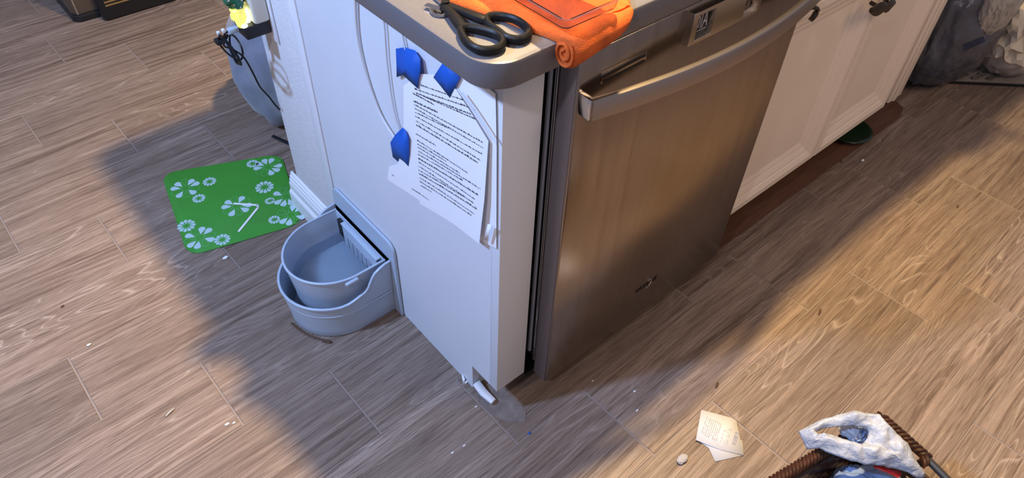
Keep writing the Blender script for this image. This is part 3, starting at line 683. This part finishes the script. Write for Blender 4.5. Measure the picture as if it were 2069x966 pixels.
# ---------------------------------------------------------------- items on the countertop
# scissors
sc = thing('scissors', 'black handled kitchen scissors lying open on the countertop corner', 'scissors', (-.015, .05, .9145))
zc = .9215
def ringpath(pts, z): return smoothpath([(x, y, z) for x, y in pts], 6, True)
def band(bm, pts, r, z): tube(bm, ringpath(pts, z), r, 10, closed=True, flat=1.15)
A_ = [(-.038, .040), (-.049, .016), (-.050, -.006), (-.040, -.019), (-.024, -.021), (-.012, -.010), (-.010, .006), (-.018, .026), (-.028, .040)]
B_ = [(.010, .044), (.024, .036), (.033, .018), (.032, -.004), (.022, -.020), (.006, -.023), (-.004, -.010), (-.003, .010), (-.001, .032)]
bm = NB(); band(bm, A_, .0052, zc)
tube(bm, smoothpath([(-.034, .040, zc), (-.028, .060, zc), (-.022, .082, zc), (-.017, .105, zc)], 4), [.0070, .0072, .0078, .008, .008, .0078, .0075, .007, .0068, .0066, .0064, .006, .006], 10, flat=.8)
obj('left_handle', bm, M['softblack'], sc)
bm = NB(); band(bm, B_, .0052, zc)
tube(bm, smoothpath([(.003, .040, zc), (-.003, .058, zc), (-.008, .080, zc), (-.014, .105, zc)], 4), [.0066, .0070, .0072, .0072, .007, .0068, .0066, .0064, .006, .006, .006, .006, .006], 10, flat=.8)
obj('right_handle', bm, M['softblack'], sc)
bm = NB(); tube(bm, [(-.0155, .102, .9155), (-.0155, .102, .9285)], .0055, 14); obj('pivot', bm, M['softblack'], sc)
for a, b_ in (((-.022, .098), (-.030, .125)), ((-.010, .098), (.004, .20))):
    bm = NB(); d = (V((*b_, 0))-V((*a, 0))); q = V((-d.y, d.x, 0)).normalized()*.006
    prism(bm, [V((*a, .9175))-q, V((*b_, .9175))-q*.4, V((*b_, .9175))+q, V((*a, .9175))+q], (0, 0, .002)); obj('blade', bm, M['chrome'], sc)
bm = NB(); tube(bm, smoothpath([(-.0325, .112, .9175), (-.036, .100, .9165), (-.031, .091, .9165), (-.023, .089, .918)], 5), .0022, 8); obj('bottle_notch', bm, M['chrome'], sc)
# orange cloth: a sheet over the counter that ends in a rolled edge
tw_ = thing('orange_cloth', 'orange terry cloth with a rolled edge hanging over the countertop front', 'cloth', (.12, .0, .915))
bm = NB(); nx, ny = 46, 40; G = []
for j in range(ny+1):
    row = []
    for i in range(nx+1):
        s, t = i/nx, j/ny
        y = -.050+.40*t; xl = .047-.035*min(1, (t*.40)/.13) - (.10*max(0, (t*.40-.13))/.27)
        xr_ = .180+.05*min(1, t*.40/.08)+.12*t; x = xl+(xr_-xl)*s; ed = min(1, s*nx/2.5, (1-s)*nx/2.5)
        z = .9165+.0125*math.sqrt(ed)*(.75+.35*noise.noise(V((x*22, y*22, 1))))+.0012*noise.noise(V((x*120, y*120, 4)))
        x += .0025*noise.noise(V((y*50, 2, 7)))*(1-s)
        row.append(bm.verts.new((x, y, z)))
    G.append(row)
for j in range(ny):
    for i in range(nx): bm.faces.new((G[j][i], G[j][i+1], G[j+1][i+1], G[j+1][i]))
be = [e for e in bm.edges if len(e.link_faces) == 1]; r_ = bmesh.ops.extrude_edge_only(bm, edges=be)
for v in [q for q in r_['geom'] if isinstance(q, bmesh.types.BMVert)]: v.co.z = .9149
obj('cloth_sheet', bm, M['orange'], tw_, sharp=60)
bm = NB(); rings = []; m_ = 34
for i in range(31):
    x = .0465+(.178-.0465)*i/30; sec = []; cy, cz = -.0625+.0012*noise.noise(V((x*30, 0, 3)))+.012*max(0, (i-20)/10)**2, .9065+.008*min(1, i/12); rb = .0205*(1+.05*noise.noise(V((x*25, 5, 0))))
    if i == 0: rb *= .86
    elif i == 1: rb *= .97
    elif i > 14: rb *= 1-.055*(i-14)*.8
    for k in range(m_):
        a = 2*math.pi*k/m_; rr_ = rb*(1+.03*noise.noise(V((math.cos(a)*2, math.sin(a)*2, x*40)))); sec.append(V((x+(.002 if i == 0 else 0)*0, cy+math.cos(a)*rr_, cz+math.sin(a)*rr_*1.12)))
    rings.append(sec)
loft(bm, rings, cap0=True, cap1=True)
rl = obj('rolled_edge', bm, M['orange'], tw_, sharp=60)
bm = NB(); sp = []
for k in range(60):
    t = k/59; a = t*2*math.pi*1.9+2.2; r0 = .0175*(1-t*.82); sp.append((.0455-.0015*(1-t), -.0625+math.cos(a)*r0, .9065+math.sin(a)*r0*1.12))
tube(bm, sp, .0021, 7); obj('roll_end', bm, M['orange'], rl)
# clear tray with food
tr = thing('clear_tray', 'clear plastic tray of cooked food resting on the orange cloth', 'tray', (.09, .05, .94))
def tring(ins, z, rad=.012):
    return rounded(.036+ins, .134-ins, -.070+ins, .20-ins, max(.002, rad-ins), z, (1, 1, 1, 1), 6)
bm = NB(); loft(bm, [tring(.006, .9415), tring(.003, .9425), tring(.001, .948), tring(0, .956), tring(-.0025, .9565), tring(-.0025, .9575), tring(.0008, .9575), tring(.0018, .949), tring(.0045, .9435), tring(.008, .9428)], cap0=True, cap1=True)
obj('tray_shell', bm, M['clear'], tr, sharp=50)
bm = NB()
for k in range(5):
    rr = random.Random(k+40); lump(bm, (.088+rr.uniform(-.012, .012), .020+k*.032, .9505), (.026, .026, .0068), .35, 5, k, 4, True)
finish(obj('cooked_meat', bm, M['meat'], sharp=60), 'brown heap of cooked minced food in the clear tray', 'food')
pot = thing('shadow_pot', 'steel pot added out of view along the countertop to cast a shadow', 'pot', (1.275, .075, .915))  # unseen pot, added only for the shadow bulge it throws on the tiles
bm = NB(); rings = [[V((1.275+r_*math.cos(2*math.pi*k/40), .075+r_*math.sin(2*math.pi*k/40), z)) for k in range(40)] for r_, z in ((.12, .915), (.128, .919), (.130, .93), (.130, 1.0), (.134, 1.003), (.134, 1.006), (.127, 1.006), (.125, .93), (.118, .922))]
loft(bm, rings, cap0=True, cap1=True); obj('pot_body', bm, M['appsteel'], pot)
bm = NB(); tube(bm, smoothpath([(1.33, -.046, .985), (1.338, -.066, .992), (1.352, -.085, .994), (1.362, -.068, .992), (1.366, -.022, .985)], 4), .006, 8); obj('handle', bm, M['black'], pot)
bd = thing('shadow_spoon', 'wooden spoon added out of view at the countertop edge to cast a shadow', 'spoon', (.0, .42, .92))  # unseen spoon, put in so its bowl casts the left shadow bump
bm = NB(); tube(bm, [(-.02, .46, .921), (.22, .62, .921)], .006, 8); obj('spoon_handle', bm, M['toe'], bd)
bm = NB(); lump(bm, (-.055, .435, .922), (.042, .030, .007), 0, 1, 0, 3, False); obj('spoon_bowl', bm, M['toe'], bd)
# ---------------------------------------------------------------- bags by the cabinets
rug = thing('printed_rug', 'flat mat printed with rows of dark capitals under the plastic bags', 'rug', (2.4, .1, 0))
e0, e1 = V((1.978, .083, 0)), V((2.330, -.242, 0)); ed = (e1-e0).normalized(); en_ = V((-ed.y, ed.x, 0))
bm = NB(); q0 = [e0-ed*.02, e1+ed*.4, e1+ed*.4+en_*.75, e0-ed*.02+en_*.75]
prism(bm, [V((p_.x, p_.y, .0006)) for p_ in q0], (0, 0, .007)); obj('rug_sheet', bm, M['news'], rug)
bm = NB(); prism(bm, [q0[0]-en_*.004+V((0, 0, .0006)), q0[1]-en_*.004+V((0, 0, .0006)), q0[1]+en_*.002+V((0, 0, .0006)), q0[0]+en_*.002+V((0, 0, .0006))], (0, 0, .0082)); obj('rug_binding', bm, M['dark'], rug)
bm = NB(); bx_ = V((1.0, -.11, 0)).normalized(); by_ = V((.11, 1.0, 0)).normalized(); by_ = V((-bx_.y, bx_.x, 0))
for r_i, (ln, ofs) in enumerate((('MINNIE MOUSE', 0), ('MOUSE MINNIE', .03), ('MINNIE MOUSE', .01), ('MOUSE MINNIE', .03))):
    ry = -.100+.037*r_i; put_text(bm, ln, .034, V((1.978+(.083-ry)/.922+.014, ry, .0080)), bx_, by_, sx=.62, extrude=.0001)
obj('rug_lettering', bm, M['slot'], rug, smooth=False)
from mathutils.bvhtree import BVHTree
def crinkle(bm, c, rad, amp, sc, seed, sub=6, flatz=None, twist=0):
    bmesh.ops.create_icosphere(bm, subdivisions=sub, radius=1); c = V(c)
    for v in bm.verts:
        n_ = v.co.normalized(); q = n_*sc+V((seed*7.3, seed*3.1, seed)); q = q+V((noise.noise(q*.7), noise.noise(q*.7+V((9, 0, 0))), noise.noise(q*.7+V((0, 9, 0)))))*.9
        d = 0
        for o_, (f_, a_) in enumerate(((1, 1), (2.1, .6), (4.3, .38), (8.7, .2))): d += a_*(.35-abs(noise.noise(V((q.x*f_, q.y*f_, q.z*f_*.55+o_*3)))))*2
        p_ = V((n_.x*rad[0], n_.y*rad[1], n_.z*rad[2]))*(1+amp*d); v.co = c+p_
        if flatz is not None and v.co.z < flatz: v.co.z = flatz+(v.co.z-flatz)*.02
gb = thing('grey_bag', 'large dark grey plastic bag slumped past the end of the cream cabinets', 'plastic bag', (2.02, .06, .01))
bm = NB(); crinkle(bm, (2.02, .075, .24), (.165, .155, .245), .075, 1.5, 3, 6, .0095); bvh = BVHTree.FromBMesh(bm)
obj('bag_body', bm, M['greybag'], gb, sharp=60)
bm = NB(); crinkle(bm, (1.985, -.050, .375), (.085, .050, .130), .085, 1.9, 8, 6); obj('bag_fold', bm, M['bagfilm'], gb, sharp=60)
bm = NB()
cq = [(1.694, -0.08, 0.327), (1.856, -0.08, 0.297), (1.914, -0.08, 0.258), (1.74, -0.08, 0.289)]
G = [[V(cq[0]).lerp(V(cq[1]), i/8).lerp(V(cq[3]).lerp(V(cq[2]), i/8), j/4) for i in range(9)] for j in range(5)]
vv = []
for row in G:
    rw = []
    for g_ in row:
        d_ = (g_-cam.location).normalized(); hit, nr, ix, ds = bvh.ray_cast(cam.location, d_)
        rw.append(bm.verts.new((hit if hit is not None else g_)+(nr if nr is not None else V((0, -1, 0)))*.0012))
    vv.append(rw)
for j in range(4):
    for i in range(8): bm.faces.new((vv[j][i], vv[j][i+1], vv[j+1][i+1], vv[j+1][i]))
finish(obj('printed_patch', bm, M['navy'], gb), 'dark navy printed patch')
wb = thing('paper_bag', 'translucent pale bag stuffed with crumpled cream paper beside the large grey bag', 'plastic bag', (2.30, -.08, .01))
bm = NB(); crinkle(bm, (2.305, -.085, .085), (.095, .090, .085), .07, 1.8, 12, 5, .0095); obj('film', bm, M['bagfilm'], wb, sharp=60)
bm = NB(); lump(bm, (2.300, -.078, .165), (.078, .075, .085), .50, 3.3, 15, 4, True); obj('crumpled_paper', bm, M['crumple'], wb, smooth=False)
bm = NB(); lump(bm, (2.36, .02, .30), (.08, .07, .06), .2, 2.4, 18, 3, True); finish(obj('dark_wrapper', bm, M['toe'], wb, smooth=False), 'dark red brown wrapper')
# ---------------------------------------------------------------- receipt, crumbs
rc = thing('receipt', 'folded white receipt with a barcode lying on the tiles near the basket', 'receipt', (.34, -.35, 0))
def flat(bm, pts, z, zz=None):
    vs = [bm.verts.new((p_[0], p_[1], z if zz is None else zz[i])) for i, p_ in enumerate(pts)]; bm.faces.new(vs)
top = [(0.353, -0.284, 0.006), (0.389, -0.338, 0.006), (0.392, -0.35, 0.006), (0.338, -0.41, 0.006), (0.311, -0.372, 0.006), (0.286, -0.323, 0.006)]
low = [(0.291, -0.323, 0.002), (0.326, -0.327, 0.002), (0.365, -0.387, 0.002), (0.339, -0.41, 0.002), (0.281, -0.38, 0.002), (0.295, -0.352, 0.002)]
bm = NB(); flat(bm, low, .0015); o_ = solid(obj('lower_fold', bm, M['receipt'], rc), .0003)
bm = NB(); flat(bm, top, 0, (.005, .0042, .0045, .0035, .0030, .0055)); bmesh.ops.triangulate(bm, faces=bm.faces); solid(obj('upper_fold', bm, M['receipt'], rc), .0003)
bm = NB(); rr = random.Random(2)
tA, tB, tC = V((0.303, -0.317, 0.006)), V((0.349, -0.297, 0.006)), V((0.335, -0.388, 0.006))
eu, ev = tB-tA, tC-tA
def tq(u0, u1, v0_, v1_):
    bm.faces.new([bm.verts.new(tA+eu*u+ev*v) for u, v in ((u0, v0_), (u1, v0_), (u1, v1_), (u0, v1_))])
for r_i in range(9):
    u = .0
    while u < .92:
        l_ = rr.uniform(.02, .07)
        if rr.random() < .8: tq(u, u+l_, .06+r_i*.052, .06+r_i*.052+.016)
        u += l_+.015
for r_i in range(4):
    u = .05
    while u < .85:
        l_ = rr.uniform(.02, .06)
        if rr.random() < .6: tq(u, u+l_, .60+r_i*.055, .60+r_i*.055+.014)
        u += l_+.02
u = .18
while u < .80:
    l_ = rr.uniform(.005, .016); tq(u, u+l_, .90, 1.0); u += l_+rr.uniform(.006, .014)
obj('receipt_print', bm, M['paleink'], rc, smooth=False)
bm = NB(); lump(bm, (0.23, -0.333, 0.006), (.011, .0065, .0035), .3, 3, 1, 3, True); finish(obj('lint_tuft', bm, M['fuzz']), 'grey tuft of lint on the tiles left of the receipt', 'lint')
crs = [(-0.254, 0.799, 0.0), (0.276, -0.156, 0.0), (0.244, -0.193, 0.0), (0.024, -0.082, 0.0), (-0.13, -0.013, 0.0), (-0.101, -0.016, 0.0), (-0.616, 0.74, 0.0), (-0.461, 0.346, 0.0), (-0.448, 0.34, 0.0), (0.222, -0.076, 0.0), (1.436, -0.045, 0.0), (-0.024, 0.041, 0.0)]
labs = ['white crumb beside the lower edge of the green mat', 'white crumb on the tiles in front of the dishwasher, nearest its corner', 'small white crumb nearer the camera than the one by the dishwasher', 'tiny blue crumb on the tiles below the panel corner', 'white crumb low in the middle of the tiles, the nearer of two', 'white crumb low in the middle of the tiles, the farther of two', 'pale crumb on a tile joint at the far left', 'pale crumb in the tile joint near the shadow edge', 'pale crumb right of the tile joint near the shadow edge', 'tiny pale crumb near the dishwasher corner', 'pale crumb on the dark tiles near the green dish', 'white crumb by the grout line left of the panel corner']
for i, (c_, lb_) in enumerate(zip(crs, labs)):
    bm = NB(); rad = (.0045, .0022, .0022, .0022, .002, .002, .003, .003, .002, .0015, .004, .0018)[i]; lump(bm, (c_[0], c_[1], rad*.6), (rad*1.5, rad*.8, rad*.6), .2, 3, i, 2, True)
    finish(obj('crumb', bm, M['bluetape'] if i == 3 else M['crumb']), lb_, 'crumb')
for (x, y, w_, lb_) in [(-0.542, 0.45, 0.011, 'splinter of pale cardboard on the tiles at the lower left'), (0.805, -0.296, 0.01, 'dark brown fleck on the tiles lower right of the shadow edge'), (0.433, -0.265, 0.008, 'curled brown fleck on the tiles above the receipt'), (1.464, -0.334, 0.005, 'dark crumb on the lit tiles at the right'), (-0.627, 0.895, 0.004, 'black speck on the tiles at the far left'), (1.378, -0.007, 0.004, 'pale speck on the dark tiles below the cabinet')]:
    bm = NB(); tube(bm, [(x-w_, y-w_*.35, .003), (x, y, .0042), (x+w_, y+w_*.3, .0028)], [.0016, .0026, .0014], 6, flat=.5)
    finish(obj('fleck', bm, M['browncrumb'] if 'dark' in lb_ or 'brown' in lb_ or 'black' in lb_ else M['bagfilm']), lb_, 'fleck')
bm = NB(); tube(bm, smoothpath([(-.226, .50, .004), (-.216, .455, .003), (-.200, .420, .004), (-.182, .398, .003)], 4), .0028, 6, flat=.6); tube(bm, [(-.195, .408, .003), (-.182, .390, .006)], .003, 6)
finish(obj('dried_stem', bm, M['browncrumb']), 'dry brown stem lying along the foot of the grey bin', 'stem')
# ---------------------------------------------------------------- basket with plastic bag
bk = thing('wicker_basket', 'brown woven wicker basket with a black bar in the lower right corner', 'basket', (.30, -.68, 0))
zr = .25; cxn = V((.441, -.556, zr)); lf = V((.150, -.499, zr)); rg_ = V((.4255, -.655, zr))
ax = (lf-cxn).normalized(); ay = V((ax.y, -ax.x, 0)); ay = ay if ay.y < 0 else -ay
cr = [cxn+V((-.004, -.004, 0)), cxn+ax*.40, cxn+ax*.40+ay*.30, cxn+ay*.30]
# woven walls: courses of bulging strands, each course a strand of its own
def wallring(ins, z): 
    c = (cr[0]+cr[2])/2; return [V((c.x+(p_.x-c.x)*ins, c.y+(p_.y-c.y)*ins, z)) for p_ in cr]
bm = NB(); loft(bm, [wallring(.86, .001), wallring(.955, zr-.012), wallring(.925, zr-.012), wallring(.83, .008)], cap0=True, cap1=True); obj('basket_wall', bm, M['wickerdark'], bk, smooth=False)
for c_i in range(13):
    z = .012+c_i*.0175; bm = NB(); R0 = wallring(.875+.085*z/zr, z); pts = []
    for a, b_ in zip(R0, R0[1:]+R0[:1]):
        n_ = 34
        for i in range(n_):
            p_ = a.lerp(b_, i/n_); nrm = (b_-a).normalized(); nrm = V((nrm.y, -nrm.x, 0)); pts.append(p_+nrm*.0032*math.sin(math.pi*(i+c_i))*1+nrm*.003*(1 if (i//2+c_i) % 2 else -1))
    tube(bm, pts, .0085, 5, closed=True); obj('woven_strand', bm, M['wicker'], bk)
# braided rim on two sides
def braid(a, b_, r_, pitch, bm):
    L_ = (b_-a).length; d = (b_-a).normalized(); s = V((-d.y, d.x, 0)); n_ = int(L_/pitch)
    tube(bm, [a, b_], r_*.72, 8)
    for i in range(n_):
        c_ = a+d*(i+.5)*pitch; pts = []
        for k in range(7):
            t = -1.3+2.6*k/6; pts.append(c_+s*math.sin(t)*r_*(1)+V((0, 0, 1))*math.cos(t)*r_*.9+d*t*pitch*.75*(1 if True else -1))
        tube(bm, pts, [r_*.18, r_*.36, r_*.46, r_*.5, r_*.46, r_*.36, r_*.18], 6)
bm = NB(); braid(cr[0], cr[1], .0092, .0082, bm); obj('braided_rim', bm, M['wicker'], bk)
bm = NB(); braid(cr[0], rg_, .0092, .0086, bm); braid(rg_+ax*.018, rg_+V((.004, 0, -.002)), .0095, .0088, bm); obj('braided_rim', bm, M['wicker'], bk)
bm = NB(); braid(cr[1], cr[2], .0092, .0082, bm); obj('braided_rim', bm, M['wicker'], bk)
bm = NB(); tube(bm, [rg_+ay*.002+V((0, 0, .001)), cr[3]+ay*.0, ], .0066, 10); finish(obj('metal_bar', bm, M['bar'], bk), 'black metal bar')
# plastic bag: handle loop over the rim, body of the sheet inside
wbg = thing('white_carrier_bag', 'white plastic carrier bag spilling its handle loop over the wicker basket rim', 'plastic bag', (.33, -.58, .2))
outer = [(0.279, -0.484, 0.272), (0.293, -0.488, 0.278), (0.311, -0.495, 0.288), (0.329, -0.506, 0.298), (0.344, -0.516, 0.305), (0.358, -0.527, 0.312), (0.37, -0.54, 0.312), (0.383, -0.552, 0.308), (0.394, -0.561, 0.3), (0.394, -0.575, 0.298), (0.389, -0.591, 0.298), (0.388, -0.607, 0.296), (0.387, -0.622, 0.292), (0.383, -0.633, 0.286), (0.379, -0.644, 0.28), (0.379, -0.659, 0.27), (0.382, -0.672, 0.262), (0.368, -0.662, 0.262), (0.357, -0.645, 0.27), (0.345, -0.628, 0.276), (0.328, -0.611, 0.28), (0.309, -0.591, 0.28), (0.297, -0.572, 0.278), (0.29, -0.557, 0.275), (0.285, -0.541, 0.272), (0.281, -0.523, 0.27), (0.273, -0.516, 0.262), (0.27, -0.515, 0.258), (0.273, -0.504, 0.262), (0.276, -0.493, 0.268)]
hole = [(0.296, -0.504, 0.276), (0.3, -0.505, 0.28), (0.308, -0.509, 0.284), (0.316, -0.514, 0.288), (0.324, -0.52, 0.292), (0.33, -0.528, 0.294), (0.34, -0.538, 0.298), (0.348, -0.548, 0.3), (0.351, -0.555, 0.3), (0.352, -0.564, 0.298), (0.342, -0.569, 0.296), (0.334, -0.569, 0.292), (0.324, -0.566, 0.288), (0.32, -0.555, 0.286), (0.318, -0.541, 0.282), (0.317, -0.536, 0.28), (0.313, -0.529, 0.279), (0.307, -0.524, 0.278), (0.299, -0.523, 0.276), (0.295, -0.521, 0.275), (0.298, -0.513, 0.275)]
def resample(P, n):
    P = [V(q) for q in P]; P.append(P[0]); Ls = [0]
    for a, b_ in zip(P[:-1], P[1:]): Ls.append(Ls[-1]+(b_-a).length)
    out = []; j = 0
    for k in range(n):
        t = Ls[-1]*k/n
        while Ls[j+1] < t: j += 1
        out.append(P[j].lerp(P[j+1], (t-Ls[j])/max(1e-9, Ls[j+1]-Ls[j])))
    return out
NN = 120; Ho = sum((V(q) for q in hole), V())/len(hole)
H = resample(hole, NN)
O0 = resample(outer, 720); O = []
for h in H:   # match by angle round the hole centre
    a = math.atan2(h.y-Ho.y, h.x-Ho.x); O.append(min(O0, key=lambda q: abs((math.atan2(q.y-Ho.y, q.x-Ho.x)-a+math.pi) % (2*math.pi)-math.pi)-.0*(q-Ho).length))
bm = NB(); rings = []
for k in range(19):
    t = k/18; rg2 = []
    for h, o_ in zip(H, O):
        p_ = h.lerp(o_, t); L_ = (o_-h).length; crm = 0
        for o2 in range(3): crm += (.5-abs(noise.noise(V((p_.x*34*(1.8**o2), p_.y*34*(1.8**o2), 5+o2)))))*.5**o2
        bulge = math.sin(math.pi*t)*min(.016, L_*.30)
        p_ = p_+V((0, 0, bulge+crm*.014*min(1, L_/.03)*(.45+.55*math.sin(math.pi*t)))); rg2.append(p_)
    rings.append(rg2)
loft(bm, rings); 
for v in bm.verts: v.co += V((noise.noise(v.co*60), noise.noise(v.co*60+V((5, 5, 5))), 0))*.0022
solid(obj('bag_sheet', bm, M['whitebag'], wbg, sharp=50), .0006)
bm = NB(); lump(bm, (0.364, -0.556, 0.262), (.020, .010, .016), .35, 2.6, 21, 4, True); finish(obj('bag_knot', bm, M['bluebag'], wbg, sharp=50), 'blue tinted twist inside the loop')
bm = NB(); lump(bm, (0.353, -0.54, 0.272), (.010, .018, .012), .3, 2.2, 22, 4, True); obj('bag_twist', bm, M['whitebag'], wbg, sharp=50)
# pale blue bag filling the basket
bm = NB(); crinkle(bm, (.300, -.640, .160), (.100, .078, .078), .09, 1.8, 31, 6); finish(obj('blue_tinted_bag', bm, M['bluebag'], sharp=60), 'pale blue tinted plastic bag filling the wicker basket below the white one', 'plastic bag')
rp = [(0.332, -0.601, 0.262), (0.345, -0.611, 0.262), (0.351, -0.625, 0.262), (0.36, -0.636, 0.262), (0.356, -0.641, 0.262), (0.345, -0.64, 0.262), (0.339, -0.624, 0.262), (0.33, -0.605, 0.262)]
bm = NB(); vs = [bm.verts.new(q) for q in rp]; bm.faces.new(vs); bmesh.ops.triangulate(bm, faces=bm.faces); solid(obj('red_print', bm, M['red'], wbg), .0005)
